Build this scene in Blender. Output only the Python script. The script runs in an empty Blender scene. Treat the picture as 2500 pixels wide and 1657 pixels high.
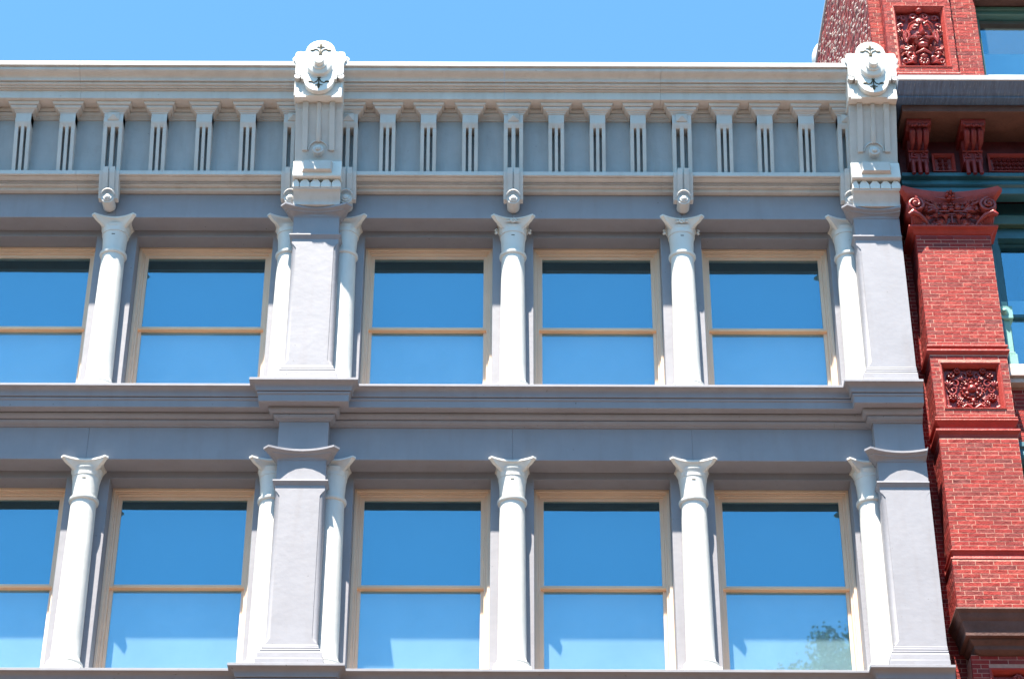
import bpy, bmesh, math, random
from mathutils import Vector, noise
random.seed(7)
R = math.radians
sc = bpy.context.scene

# ------------------------------------------------------------------ camera, sky, sun, exposure
PITCH, DIST, ROLL = R(34), 26.0, R(.17)
F_PX = 5761.35                      # focal length in pixels of the 2500 px wide photograph
cam_d = bpy.data.cameras.new('camera'); cam = bpy.data.objects.new('camera', cam_d)
sc.collection.objects.link(cam); sc.camera = cam
cam_d.sensor_width = 36; cam_d.lens = F_PX * 36 / 2500
cam_d.clip_start = .1; cam_d.clip_end = 3000
cam.location = (0, -DIST, 0)
cam.rotation_mode = 'QUATERNION'
from mathutils import Quaternion
cam.rotation_quaternion = Quaternion((1, 0, 0), R(90) + PITCH) @ Quaternion((0, 0, 1), ROLL)

SUN_EL, SUN_AZ = R(67.6), R(21)     # azimuth counted to the left of the facade's normal
sun_dir = Vector((-math.sin(SUN_AZ) * math.cos(SUN_EL), -math.cos(SUN_AZ) * math.cos(SUN_EL), math.sin(SUN_EL)))
w = bpy.data.worlds.new('World'); sc.world = w; w.use_nodes = True
nt = w.node_tree; nt.nodes.clear()
sky = nt.nodes.new('ShaderNodeTexSky'); sky.sky_type = 'NISHITA'; sky.sun_disc = False
sky.sun_elevation = SUN_EL; sky.sun_rotation = R(180) + SUN_AZ
sky.altitude = 0; sky.air_density = 1.0; sky.dust_density = .3; sky.ozone_density = 2.2
bg = nt.nodes.new('ShaderNodeBackground'); bg.inputs['Strength'].default_value = .078
wo = nt.nodes.new('ShaderNodeOutputWorld')
tn = nt.nodes.new('ShaderNodeMix'); tn.data_type = 'RGBA'; tn.blend_type = 'MULTIPLY'; tn.inputs['Factor'].default_value = 1
tn.inputs['B'].default_value = (.76, 1.22, 1.25, 1)
nt.links.new(sky.outputs[0], tn.inputs['A']); nt.links.new(tn.outputs['Result'], bg.inputs[0]); nt.links.new(bg.outputs[0], wo.inputs[0])
sl = bpy.data.lights.new('sun', 'SUN'); sl.energy = 5.0; sl.angle = R(.5); sl.color = (1, .915, .79)
so = bpy.data.objects.new('sun', sl); sc.collection.objects.link(so)
so.rotation_mode = 'QUATERNION'; so.rotation_quaternion = (-sun_dir).to_track_quat('-Z', 'Y')
so.location = sun_dir * 200
sc.view_settings.view_transform = 'Standard'; sc.view_settings.look = 'None'
sc.view_settings.gamma = 1; sc.view_settings.use_curve_mapping = False
sc.view_settings.exposure = 1.9
sc.cycles.max_bounces = 8; sc.cycles.diffuse_bounces = 4; sc.cycles.glossy_bounces = 4
sc.cycles.transparent_max_bounces = 8; sc.cycles.caustics_reflective = False

# ------------------------------------------------------------------ materials
def mat(name, col, rough=.6, var=.08, scale=6, bump=.15, bscale=40, spec=.35, dirt=0, dcol=(.2, .17, .14),
        rnd=0, rnd_cols=None, streak=False, fine=0, rain=0):
    m = bpy.data.materials.new(name); m.use_nodes = True
    n = m.node_tree; N = n.nodes; L = n.links
    b = N['Principled BSDF']
    b.inputs['Roughness'].default_value = rough
    b.inputs['Specular IOR Level'].default_value = spec
    tc = N.new('ShaderNodeNewGeometry'); pos = tc.outputs['Position']
    if streak:
        mp = N.new('ShaderNodeMapping'); mp.inputs['Scale'].default_value = (2.5, .3, .08); L.new(pos, mp.inputs[0]); pos2 = mp.outputs[0]
    else:
        pos2 = pos
    nz = N.new('ShaderNodeTexNoise'); nz.inputs['Scale'].default_value = scale; nz.inputs['Detail'].default_value = 7
    nz.inputs['Roughness'].default_value = .62
    L.new(pos2, nz.inputs['Vector'])
    mr = N.new('ShaderNodeMapRange'); mr.inputs['From Min'].default_value = .3; mr.inputs['From Max'].default_value = .7
    mr.inputs['To Min'].default_value = 1 - var; mr.inputs['To Max'].default_value = 1 + var
    L.new(nz.outputs['Fac'], mr.inputs['Value'])
    if rnd_cols:
        oi = N.new('ShaderNodeObjectInfo') if rnd == 1 else N.new('ShaderNodeNewGeometry')
        src = oi.outputs['Random'] if rnd == 1 else oi.outputs['Random Per Island']
        cr = N.new('ShaderNodeValToRGB'); e = cr.color_ramp.elements
        cr.color_ramp.interpolation = 'LINEAR'
        while len(e) > 1: e.remove(e[-1])
        for i, c in enumerate(rnd_cols):
            if i == 0: e[0].position = 0; e[0].color = (*c, 1)
            else:
                q = e.new(i / (len(rnd_cols) - 1)); q.color = (*c, 1)
        L.new(src, cr.inputs[0]); base = cr.outputs[0]
    else:
        rgb = N.new('ShaderNodeRGB'); rgb.outputs[0].default_value = (*col, 1); base = rgb.outputs[0]
    hs = N.new('ShaderNodeHueSaturation'); L.new(base, hs.inputs['Color']); L.new(mr.outputs[0], hs.inputs['Value'])
    out = hs.outputs[0]
    if dirt:
        n2 = N.new('ShaderNodeTexNoise'); n2.inputs['Scale'].default_value = scale * 2.3; n2.inputs['Detail'].default_value = 9
        n2.inputs['Roughness'].default_value = .7
        L.new(pos2, n2.inputs['Vector'])
        r2 = N.new('ShaderNodeMapRange'); r2.inputs['From Min'].default_value = .56; r2.inputs['From Max'].default_value = .8
        r2.inputs['To Max'].default_value = dirt
        L.new(n2.outputs['Fac'], r2.inputs['Value'])
        mx = N.new('ShaderNodeMix'); mx.data_type = 'RGBA'
        L.new(r2.outputs[0], mx.inputs['Factor']); L.new(out, mx.inputs['A']); mx.inputs['B'].default_value = (*dcol, 1)
        out = mx.outputs['Result']
    if fine:   # small chips and pits in the paint
        v = N.new('ShaderNodeTexNoise'); v.inputs['Scale'].default_value = 26; v.inputs['Detail'].default_value = 3
        L.new(pos, v.inputs['Vector'])
        r3 = N.new('ShaderNodeMapRange'); r3.inputs['From Min'].default_value = .715; r3.inputs['From Max'].default_value = .76
        r3.inputs['To Max'].default_value = fine
        L.new(v.outputs['Fac'], r3.inputs['Value'])
        mx2 = N.new('ShaderNodeMix'); mx2.data_type = 'RGBA'
        L.new(r3.outputs[0], mx2.inputs['Factor']); L.new(out, mx2.inputs['A']); mx2.inputs['B'].default_value = (.09, .07, .06, 1)
        out = mx2.outputs['Result']
    if rain:   # rain-washed streaks of dirt running down
        mp3 = N.new('ShaderNodeMapping'); mp3.inputs['Scale'].default_value = (4.5, 4.5, .5); L.new(pos, mp3.inputs[0])
        n5 = N.new('ShaderNodeTexNoise'); n5.inputs['Scale'].default_value = 1.6; n5.inputs['Detail'].default_value = 6; L.new(mp3.outputs[0], n5.inputs['Vector'])
        r5 = N.new('ShaderNodeMapRange'); r5.inputs['From Min'].default_value = .50; r5.inputs['From Max'].default_value = .72; r5.inputs['To Max'].default_value = rain * 3
        L.new(n5.outputs['Fac'], r5.inputs['Value'])
        mx5 = N.new('ShaderNodeMix'); mx5.data_type = 'RGBA'; L.new(r5.outputs[0], mx5.inputs['Factor']); L.new(out, mx5.inputs['A'])
        mx5.inputs['B'].default_value = (dcol[0] * .8, dcol[1] * .8, dcol[2] * .8, 1); out = mx5.outputs['Result']
    L.new(out, b.inputs['Base Color'])
    if bump:
        n3 = N.new('ShaderNodeTexNoise'); n3.inputs['Scale'].default_value = bscale; n3.inputs['Detail'].default_value = 6
        L.new(pos, n3.inputs['Vector'])
        n4 = N.new('ShaderNodeTexNoise'); n4.inputs['Scale'].default_value = bscale * .13; n4.inputs['Detail'].default_value = 4
        L.new(pos, n4.inputs['Vector'])
        ad = N.new('ShaderNodeMath'); ad.operation = 'MULTIPLY_ADD'; ad.inputs[1].default_value = 2.5
        L.new(n4.outputs['Fac'], ad.inputs[0]); L.new(n3.outputs['Fac'], ad.inputs[2])
        bp = N.new('ShaderNodeBump'); bp.inputs['Strength'].default_value = bump; bp.inputs['Distance'].default_value = .02
        L.new(ad.outputs[0], bp.inputs['Height']); L.new(bp.outputs[0], b.inputs['Normal'])
    return m

WHITE = mat('white_paint', (.66, .65, .62), .45, .05, 3, .12, 14, rain=.04, fine=.3, dirt=.18, dcol=(.45, .38, .30))
STONE = mat('pale_cornice_paint', (.54, .52, .50), .55, .07, 2.5, .14, 20, rain=.06, dirt=.3, dcol=(.36, .31, .26), fine=.35)
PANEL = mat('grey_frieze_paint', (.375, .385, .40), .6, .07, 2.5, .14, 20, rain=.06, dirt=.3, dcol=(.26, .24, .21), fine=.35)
GREY = mat('grey_facade_paint', (.268, .266, .296), .55, .06, 2.2, .12, 12, dirt=.28, rain=.06, dcol=(.26, .22, .21), fine=.8)
RAIL = mat('bounce_tinted_rail_paint', (.92, .55, .32), .5, .04, 3, 0)  # glow of bounced light under the meeting rail is put into this orange
CREAM = mat('cream_window_paint', (.80, .60, .45), .5, .04, 3, 0)
DARKORN = mat('dark_ornament', (.055, .045, .02), .6, .2)
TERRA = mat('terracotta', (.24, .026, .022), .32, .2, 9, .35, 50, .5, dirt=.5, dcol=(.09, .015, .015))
TERRASHADE = mat('shade_dark_terracotta', (.12, .018, .022), .5, .3, 7, .4, 40, .4, dirt=.7, dcol=(.03, .008, .012))  # terracotta with the cornice's deep shade put into its colour
REDSHADE = mat('shade_red_terracotta', (.19, .02, .02), .45, .3, 9, .4, 40, .4, dirt=.5, dcol=(.04, .01, .015))  # red terracotta of brackets and band, darkened in colour for the cornice shade
TERRAL = mat('terracotta_moulding', (.34, .045, .036), .5, .15, 7, .3, 40, .3, dirt=.3, dcol=(.14, .03, .025))
BROWN = mat('brownstone', (.115, .055, .045), .7, .3, 3, .4, 30, dirt=.6, dcol=(.04, .02, .025))
BCOL = [(.27, .022, .020), (.31, .030, .025), (.23, .019, .018), (.33, .040, .032), (.19, .024, .023), (.28, .023, .021), (.32, .035, .028), (.16, .028, .028), (.28, .045, .038)]
BRICK = mat('red_brick', (0, 0, 0), .75, .16, 30, .5, 90, .25, rnd=1, rnd_cols=BCOL, dirt=.35, dcol=(.13, .05, .045))
BRICKI = mat('red_brick_joined', (0, 0, 0), .75, .16, 30, .5, 90, .25, rnd=2, rnd_cols=BCOL, dirt=.35, dcol=(.13, .05, .045))
SBR = mat('rough_side_brick', (0, 0, 0), .85, .3, 8, .6, 60, .2, rnd=2,
          rnd_cols=[(.22, .04, .035), (.30, .05, .045), (.16, .05, .05), (.25, .035, .04), (.20, .10, .09), (.33, .06, .05)])
MORTAR = mat('mortar', (.47, .25, .20), .9, .15, 20, .4, 80, .1)
SMEAR = mat('squeezed_mortar', (.78, .72, .70), .9, .12, 20, .3, 60, .1)
TEAL = mat('teal_metal_paint', (.028, .11, .14), .4, .15, 5, .15, 30, .5, dirt=.3, dcol=(.02, .05, .06))
GREEN = mat('green_window_paint', (.05, .10, .075), .4, .12, 5, .1, 30, .5)
MINT = mat('mint_metal_paint', (.20, .40, .36), .45, .1, 5, .15, 30, .4)
LEAD = mat('zinc_gutter', (.07, .13, .24), .4, .3, 14, .2, 40, .5, dirt=.6, dcol=(.45, .5, .55), streak=True)
ZINC = mat('zinc_flashing', (.38, .40, .44), .5, .12, 8, .15, 40, .4)
SILL = mat('limestone_sill', (.55, .46, .42), .7, .12, 6, .3, 40)
DARKIN = mat('dark_interior', (.03, .035, .035), .8)
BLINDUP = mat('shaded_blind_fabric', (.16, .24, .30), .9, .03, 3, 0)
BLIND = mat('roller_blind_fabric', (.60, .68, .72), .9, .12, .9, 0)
ROOF = mat('roof_felt', (.12, .12, .125), .9, .2, 2, .3)
ASPH = mat('asphalt', (.07, .07, .07), .9, .25, 2, .3)
PAVE = mat('pavement_concrete', (.15, .095, .062), .9, .12, 1.5, .2)
TAN = mat('tan_brick_wall', (.36, .25, .18), .85, .15, 2, .3)
BRICKD = mat('dark_brick_wall', (.20, .07, .05), .85, .15, 2, .3)
BARK = mat('bark', (.10, .07, .05), .9, .3, 9, .5)
LEAF = mat('leaf', (0, 0, 0), .6, .2, 3, 0, rnd=2, rnd_cols=[(.05, .12, .04), (.09, .18, .06), (.12, .22, .08), (.06, .14, .05)])

def glass(name, fac, tint, gloss):
    m = bpy.data.materials.new(name); m.use_nodes = True
    n = m.node_tree; N = n.nodes; L = n.links; N.clear()
    o = N.new('ShaderNodeOutputMaterial'); mx = N.new('ShaderNodeMixShader')
    tr = N.new('ShaderNodeBsdfTransparent'); tr.inputs[0].default_value = (*tint, 1)
    gl = N.new('ShaderNodeBsdfGlossy'); gl.inputs['Color'].default_value = (*gloss, 1); gl.inputs['Roughness'].default_value = .015
    lw = N.new('ShaderNodeLayerWeight'); lw.inputs['Blend'].default_value = .25
    ma = N.new('ShaderNodeMath'); ma.operation = 'MULTIPLY_ADD'; ma.inputs[1].default_value = .25; ma.inputs[2].default_value = fac
    ma.use_clamp = True
    g = N.new('ShaderNodeNewGeometry')
    nz = N.new('ShaderNodeTexNoise'); nz.inputs['Scale'].default_value = 1.1; nz.inputs['Detail'].default_value = 1
    L.new(g.outputs['Position'], nz.inputs['Vector'])
    bp = N.new('ShaderNodeBump'); bp.inputs['Strength'].default_value = .06; bp.inputs['Distance'].default_value = .04
    L.new(nz.outputs['Fac'], bp.inputs['Height']); L.new(bp.outputs[0], gl.inputs['Normal'])
    L.new(lw.outputs['Facing'], ma.inputs[0]); L.new(ma.outputs[0], mx.inputs[0])
    L.new(tr.outputs[0], mx.inputs[1]); L.new(gl.outputs[0], mx.inputs[2]); L.new(mx.outputs[0], o.inputs[0])
    return m
GLASS = glass('window_glass', .19, (.80, .91, .94), (.40, .76, .95))
GLASSLOW = glass('dusty_window_glass', .19, (.86, .94, .96), (.40, .74, .93))

# ------------------------------------------------------------------ mesh helpers
class MB:
    def __init__(s): s.v = []; s.f = []
    def add(s, vs, fs):
        k = len(s.v); s.v += [tuple(p) for p in vs]; s.f += [tuple(i + k for i in f) for f in fs]; return s
    def box(s, x0, x1, y0, y1, z0, z1):
        return s.add([(x0, y0, z0), (x1, y0, z0), (x1, y1, z0), (x0, y1, z0), (x0, y0, z1), (x1, y0, z1), (x1, y1, z1), (x0, y1, z1)],
                     [(3, 2, 1, 0), (4, 5, 6, 7), (0, 1, 5, 4), (1, 2, 6, 5), (2, 3, 7, 6), (3, 0, 4, 7)])
    def prism_y(s, poly, y0, y1):          # poly in (x, z), extruded in depth
        n = len(poly)
        vs = [(x, y0, z) for x, z in poly] + [(x, y1, z) for x, z in poly]
        return s.add(vs, [tuple(range(n)), tuple(range(2 * n - 1, n - 1, -1))] + [(i, i + n, (i + 1) % n + n, (i + 1) % n) for i in range(n)])
    def prism_x(s, poly, x0, x1):          # poly in (y, z), extruded sideways
        n = len(poly)
        vs = [(x0, y, z) for y, z in poly] + [(x1, y, z) for y, z in poly]
        return s.add(vs, [tuple(range(n)), tuple(range(2 * n - 1, n - 1, -1))] + [(i, i + n, (i + 1) % n + n, (i + 1) % n) for i in range(n)])
    def frustum(s, x0, x1, z0, z1, yb, yf, ins):   # pyramid boss on a vertical face
        xi, zi = ins
        return s.add([(x0, yb, z0), (x1, yb, z0), (x1, yb, z1), (x0, yb, z1), (x0 + xi, yf, z0 + zi), (x1 - xi, yf, z0 + zi), (x1 - xi, yf, z1 - zi), (x0 + xi, yf, z1 - zi)],
                     [(0, 1, 5, 4), (1, 2, 6, 5), (2, 3, 7, 6), (3, 0, 4, 7), (4, 5, 6, 7), (3, 2, 1, 0)])
    def loft(s, rings, cap=True):
        n = len(rings[0]); vs = [p for r in rings for p in r]; fs = []
        for k in range(len(rings) - 1):
            for i in range(n):
                a = k * n + i; b = k * n + (i + 1) % n
                fs.append((a, b, b + n, a + n))
        if cap: fs += [tuple(range(n - 1, -1, -1)), tuple(range((len(rings) - 1) * n, len(rings) * n))]
        return s.add(vs, fs)
    def lathe(s, cx, cy, prof, seg=40):    # prof: (r, z) from bottom to top
        return s.loft([[(cx + r * math.cos(2 * math.pi * i / seg), cy + r * math.sin(2 * math.pi * i / seg), z) for i in range(seg)] for r, z in prof])
    def disc_y(s, cx, cz, prof, seg=24):   # turned about the depth axis; prof: (r, y) back to front
        return s.loft([[(cx + r * math.cos(2 * math.pi * i / seg), y, cz + r * math.sin(2 * math.pi * i / seg)) for i in range(seg)] for r, y in prof])
    def ell(s, c, r, seg=10, ring=6):
        rr = []
        for j in range(ring + 1):
            t = math.pi * (j + .02) / (ring + .04) - math.pi / 2
            rr.append([(c[0] + r[0] * math.cos(t) * math.cos(2 * math.pi * i / seg), c[1] + r[1] * math.cos(t) * math.sin(2 * math.pi * i / seg), c[2] + r[2] * math.sin(t)) for i in range(seg)])
        return s.loft(rr)
    def tube(s, pts, rad, seg=6):
        pts = [Vector(p) for p in pts]; n = len(pts)
        rs = rad if isinstance(rad, (list, tuple)) else [rad] * n
        rings = []
        for i, p in enumerate(pts):
            d = (pts[min(i + 1, n - 1)] - pts[max(i - 1, 0)]).normalized()
            a = Vector((0, 1, 0)) if abs(d.y) < .9 else Vector((1, 0, 0))
            u = d.cross(a).normalized(); v = u.cross(d)
            rings.append([tuple(p + (u * math.cos(2 * math.pi * k / seg) + v * math.sin(2 * math.pi * k / seg)) * rs[i]) for k in range(seg)])
        return s.loft(rings)
    def sweep(s, path, prof, back=-.04):   # moulding along a plan path, mitred; prof: (out, z) top to bottom
        prof = [(back, prof[0][1])] + list(prof) + [(back, prof[-1][1])]
        n = len(path); rings = []
        for i, p in enumerate(path):
            ns = []
            for a, b in ((i - 1, i), (i, i + 1)):
                if 0 <= a and b < n:
                    d = Vector((path[b][0] - path[a][0], path[b][1] - path[a][1])).normalized(); ns.append(Vector((d.y, -d.x)))
            m = ns[0] if len(ns) == 1 else (ns[0] + ns[1]) / max(.2, 1 + ns[0].dot(ns[1]))
            rings.append([(p[0] + m.x * o, p[1] + m.y * o, z) for o, z in prof])
        return s.loft(rings)
    def holed(s, x0, x1, z0, z1, y0, y1, h):    # slab with a rectangular opening right through
        P = [(x0, z0), (x1, z0), (x1, z1), (x0, z1)]; Q = [(h[0], h[2]), (h[1], h[2]), (h[1], h[3]), (h[0], h[3])]
        vs = [(x, y, z) for y in (y0, y1) for S in (P, Q) for x, z in S]; fs = []
        for i in range(4):
            j = (i + 1) % 4
            fs += [(i, j, j + 4, i + 4), (i + 8, i + 12, j + 12, j + 8), (i, i + 8, j + 8, j), (i + 4, j + 4, j + 12, i + 12)]
        return s.add(vs, fs)
    def mesh(s, name, mt, smooth=None):
        me = bpy.data.meshes.new(name); me.from_pydata(s.v, [], s.f)
        bm = bmesh.new(); bm.from_mesh(me); bmesh.ops.recalc_face_normals(bm, faces=bm.faces); bm.to_mesh(me); bm.free()
        me.materials.append(mt)
        if smooth is not None:
            me.polygons.foreach_set('use_smooth', [True] * len(me.polygons)); me.set_sharp_from_angle(angle=R(smooth))
        me.update(); return me
    def build(s, name, mt, parent=None, loc=None, smooth=None, bevel=0, label=None):
        loc = Vector(loc) if loc is not None else None
        if loc is None:                     # origin at the middle of the piece
            xs, ys, zs = zip(*s.v); loc = Vector(((min(xs) + max(xs)) / 2, (min(ys) + max(ys)) / 2, min(zs)))
            s.v = [(x - loc.x, y - loc.y, z - loc.z) for x, y, z in s.v]
        o = link(name, s.mesh(name, mt, smooth), parent, loc)
        if bevel:
            b = o.modifiers.new('bevel', 'BEVEL'); b.width = bevel; b.segments = 2; b.limit_method = 'ANGLE'; b.angle_limit = R(35)
            b.harden_normals = False
        if label: o['label'] = label
        return o
WORLD = {}
def link(name, data, parent, loc):
    o = bpy.data.objects.new(name, data); sc.collection.objects.link(o)
    loc = Vector(loc); WORLD[o.name] = loc
    if parent: o.parent = parent; o.location = loc - WORLD[parent.name]
    else: o.location = loc
    return o
def thing(name, loc, label, cat, group=None):
    o = link(name, None, None, loc); o['label'] = label; o['category'] = cat
    if group: o['group'] = group
    return o
def spiral(cx, cy, cz, r0, turns, start, dirn, y_out=0, n=26):
    pts = []
    for i in range(n):
        t = i / (n - 1); a = start + dirn * t * turns * 2 * math.pi; r = r0 * (1 - .82 * t)
        pts.append((cx + r * math.cos(a), cy - y_out * t, cz + r * math.sin(a)))
    return pts

# ------------------------------------------------------------------ ground and street
GZ = -1.6
def structure(o): o['kind'] = 'structure'; return o
structure(MB().box(-600, 600, -600, 600, GZ - .5, GZ - .004).build('ground', PAVE))
structure(MB().box(-600, 600, -22, -10, GZ - .12, GZ).build('road', ASPH))
structure(MB().box(-600, 600, -9.85, 1, GZ - .1, GZ + .13).build('pavement', PAVE))
structure(MB().box(-600, 600, -40, -22.15, GZ - .1, GZ + .13).build('pavement', PAVE))
structure(MB().box(-600, 600, -10, -9.85, GZ - .1, GZ + .14).build('kerb', SILL))

# ------------------------------------------------------------------ grey cast iron building
XL, XR = -13.5, 5.30
PC = [(-10.75, False), (-2.68, False), (4.985, True)]       # pier centres (right one ends flush at the party line)
PH = .322
bld = thing('cast_iron_building', (0, 0, GZ), 'pale grey cast iron facade with white round columns and a bracketed top cornice', 'building')
UP = dict(sill=16.585, beam=19.543, btop=20.0)
LO = dict(sill=12.53, beam=15.667, btop=16.19)
BAYS = [(-13.0, -11.40), (-10.10, -8.22), (-7.67, -5.75), (-5.19, -3.31), (-2.04, -.27), (.29, 2.05), (2.61, 4.38)]
COLS = [(-11.14, 1), (-10.36, 2), (-7.94, 0), (-5.47, 0), (.01, 0), (2.33, 0), (-3.06, 1), (-2.30, 2), (4.60, 1)]
WY = .30

def pier_path(y=0, pier=-.15, end_ret=True):
    p = [(XL, y)]
    for c, right in PC:
        p += [(c - PH, y), (c - PH, pier)]
        if not right: p += [(c + PH, pier), (c + PH, y)]
        else: p += [(XR, pier)]
    return p
MIDPROF = [(.38, 0), (.38, -.035), (.368, -.04), (.345, -.046), (.318, -.062), (.302, -.085), (.298, -.115), (.292, -.143), (.258, -.143), (.258, -.153), (.280, -.153),
           (.278, -.168), (.272, -.184), (.262, -.190), (.260, -.212), (.258, -.285), (.240, -.292), (.140, -.288), (.115, -.288), (.115, -.297), (.139, -.297), (.134, -.318), (.118, -.345),
           (.094, -.360), (.060, -.360), (.060, -.369), (.076, -.369), (.068, -.392), (.040, -.418), (.024, -.424), (.020, -.436), (0, -.438)]
def storey(S, upper):
    zs, zb, zt = S['sill'], S['beam'], S['btop']
    # wall behind the columns: lintels and pilaster strips around each opening
    edges = [XL] + [e for b in BAYS for e in b] + [XR]
    for i in range(0, len(edges), 2):
        MB().box(edges[i], edges[i + 1], WY, .80, zs - .3, zb + .02).build('pilaster_wall', GREY, bld, bevel=.006)
    for a, b in BAYS: MB().box(a - .002, b + .002, WY + .002, .64, zb - .104, zb + .02).build('lintel', GREY, bld)
    # beam with a fine seam over each free column
    cuts = [XL, -7.94, -5.47, .01, 2.33, XR]
    for a, b in zip(cuts[:-1], cuts[1:]):
        MB().box(a + .0003, b - .0003, 0, .42, zb, zt + .05).build('beam', GREY, bld, bevel=.005)
    for c, right in PC:
        MB().box(c - PH, XR if right else c + PH, -.15, .1, zb + .03, zt + .05).build('beam_block', GREY, bld, bevel=.006)
    # sill cornice below this storey
    sw = MB().sweep(pier_path(), [(o, zs + z) for o, z in MIDPROF], back=-.2)
    c = sw.build('sill_cornice', GREY, bld, smooth=28, bevel=.003)
    MB().box(XL, XR - .003, -.1, 1.0, zs - .1, zs - .004).build('sill', GREY, c)
    for n, (a, b) in enumerate(BAYS): window(a, b, zs, zb - .104, n, upper)
    for x, side in COLS: column(x, zs, zb, side, upper)
    for cx, right in PC: pier(cx, right, zs, zb, upper)

def ring_pts(cx, cy, w, conc, z, circ=0, n=9, chamf=None, hy=None):
    """concave-sided square ring; circ blends it to a circle of radius w"""
    pts = []
    ch = w * .13 if chamf is None else chamf
    u1 = w - ch
    for k in range(4):
        a = k * math.pi / 2; ca, sa = math.cos(a), math.sin(a)
        for i in range(n):
            u = -u1 + 2 * u1 * i / (n - 1)
            d = w - conc * (1 - (u / u1) ** 2)
            x, y = u, -d
            if circ:
                ang = math.atan2(y, x); rx, ry = w * math.cos(ang), w * math.sin(ang)
                x = x * (1 - circ) + rx * circ; y = y * (1 - circ) + ry * circ
            pts.append((cx + x * ca - y * sa, cy + x * sa + y * ca, z))
    return pts

def column(x, zs, zb, side, upper):
    cy = .19; r1, r0 = (.158, .176) if upper else (.163, .180)
    zr = zb - .50                            # top of the astragal
    prof = [(.232, zs + .20), (.240, zs + .222), (.243, zs + .245), (.236, zs + .268), (.222, zs + .275), (.220, zs + .285), (.226, zs + .298),
            (.224, zs + .318), (.208, zs + .326), (.205, zs + .338), (r0 + .008, zs + .36), (r0, zs + .40)]
    for i in range(1, 9):
        t = i / 8; prof.append((r0 + (r1 - r0) * t ** 1.3, zs + .40 + (zr - .06 - zs - .40) * t))
    prof += [(r1 + .004, zr - .058), (r1 + .022, zr - .05), (r1 + .030, zr - .03), (r1 + .028, zr - .01), (r1 + .012, zr)]
    m = MB().lathe(x, cy, prof, 44)
    col = m.build('column', WHITE, bld, smooth=35)
    MB().box(x - .275, x + .275, cy - .275, WY + .002, zs - .006, zs + .125).build('plinth', WHITE, col, bevel=.004)
    MB().box(x - .236, x + .236, cy - .236, WY + .002, zs + .127, zs + .20).build('plinth', WHITE, col, bevel=.004)
    neck = [(r1 - .002, zr + .001), (r1 + .002, zr + .10), (r1 + .008, zr + .22), (r1 + .018, zr + .31), (r1 + .032, zr + .375),
            (r1 + .042, zr + .392), (r1 + .042, zr + .405), (r1 + .030, zr + .412), (.1, zr + .413)]
    MB().lathe(x, cy, neck, 44).build('neck', WHITE, col, smooth=40)
    z = zr + .40
    rings = [ring_pts(x, cy, .185, .0, z - .10, 1), ring_pts(x, cy, .192, .03, z - .04, .85), ring_pts(x, cy, .222, .07, z + .0, .35),
             ring_pts(x, cy, .250, .082, z + .025, .0), ring_pts(x, cy, .262, .086, z + .036, 0), ring_pts(x, cy, .266, .086, z + .040, 0),
             ring_pts(x, cy, .276, .09, z + .052, 0), ring_pts(x, cy, .292, .095, z + .066, 0), ring_pts(x, cy, .297, .095, z + .070, 0),
             ring_pts(x, cy, .305, .095, z + .072, 0), ring_pts(x, cy, .305, .095, z + .098, 0)]
    MB().loft(rings).build('abacus', WHITE, col, smooth=32)
    if upper and x > -1 and side == 0:       # little flower under the abacus
        fl = MB()
        for k in range(6):
            a = k * math.pi / 3 + .3
            fl.ell((x + .028 * math.cos(a), cy - .222, z + .048 + .028 * math.sin(a)), (.018, .016, .018), 8, 5)
        fl.ell((x, cy - .236, z + .048), (.014, .014, .014), 8, 5)
        fl.ell((x - .06, cy - .214, z + .04), (.03, .01, .012), 8, 5); fl.ell((x + .06, cy - .214, z + .04), (.03, .01, .012), 8, 5)
        fl.build('flower', WHITE, col, smooth=60)
        for sx in (-1, 1):
            f2 = MB()
            for k in range(5): f2.ell((x + sx * (.225 + .01 * (k % 2)), cy - .03 + .03 * math.sin(k * 1.9), z + .03 * math.cos(k * 1.7) - .01), (.022, .02, .02), 7, 4)
            f2.build('flower', WHITE, col, smooth=60)
    if side == 0:                            # casting mark on the neck
        MB().box(x - .022, x + .022, cy - r1 - .0125, cy - r1 + .03, zr + .232, zr + .242).build('casting_mark', DARKORN, col)

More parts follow.
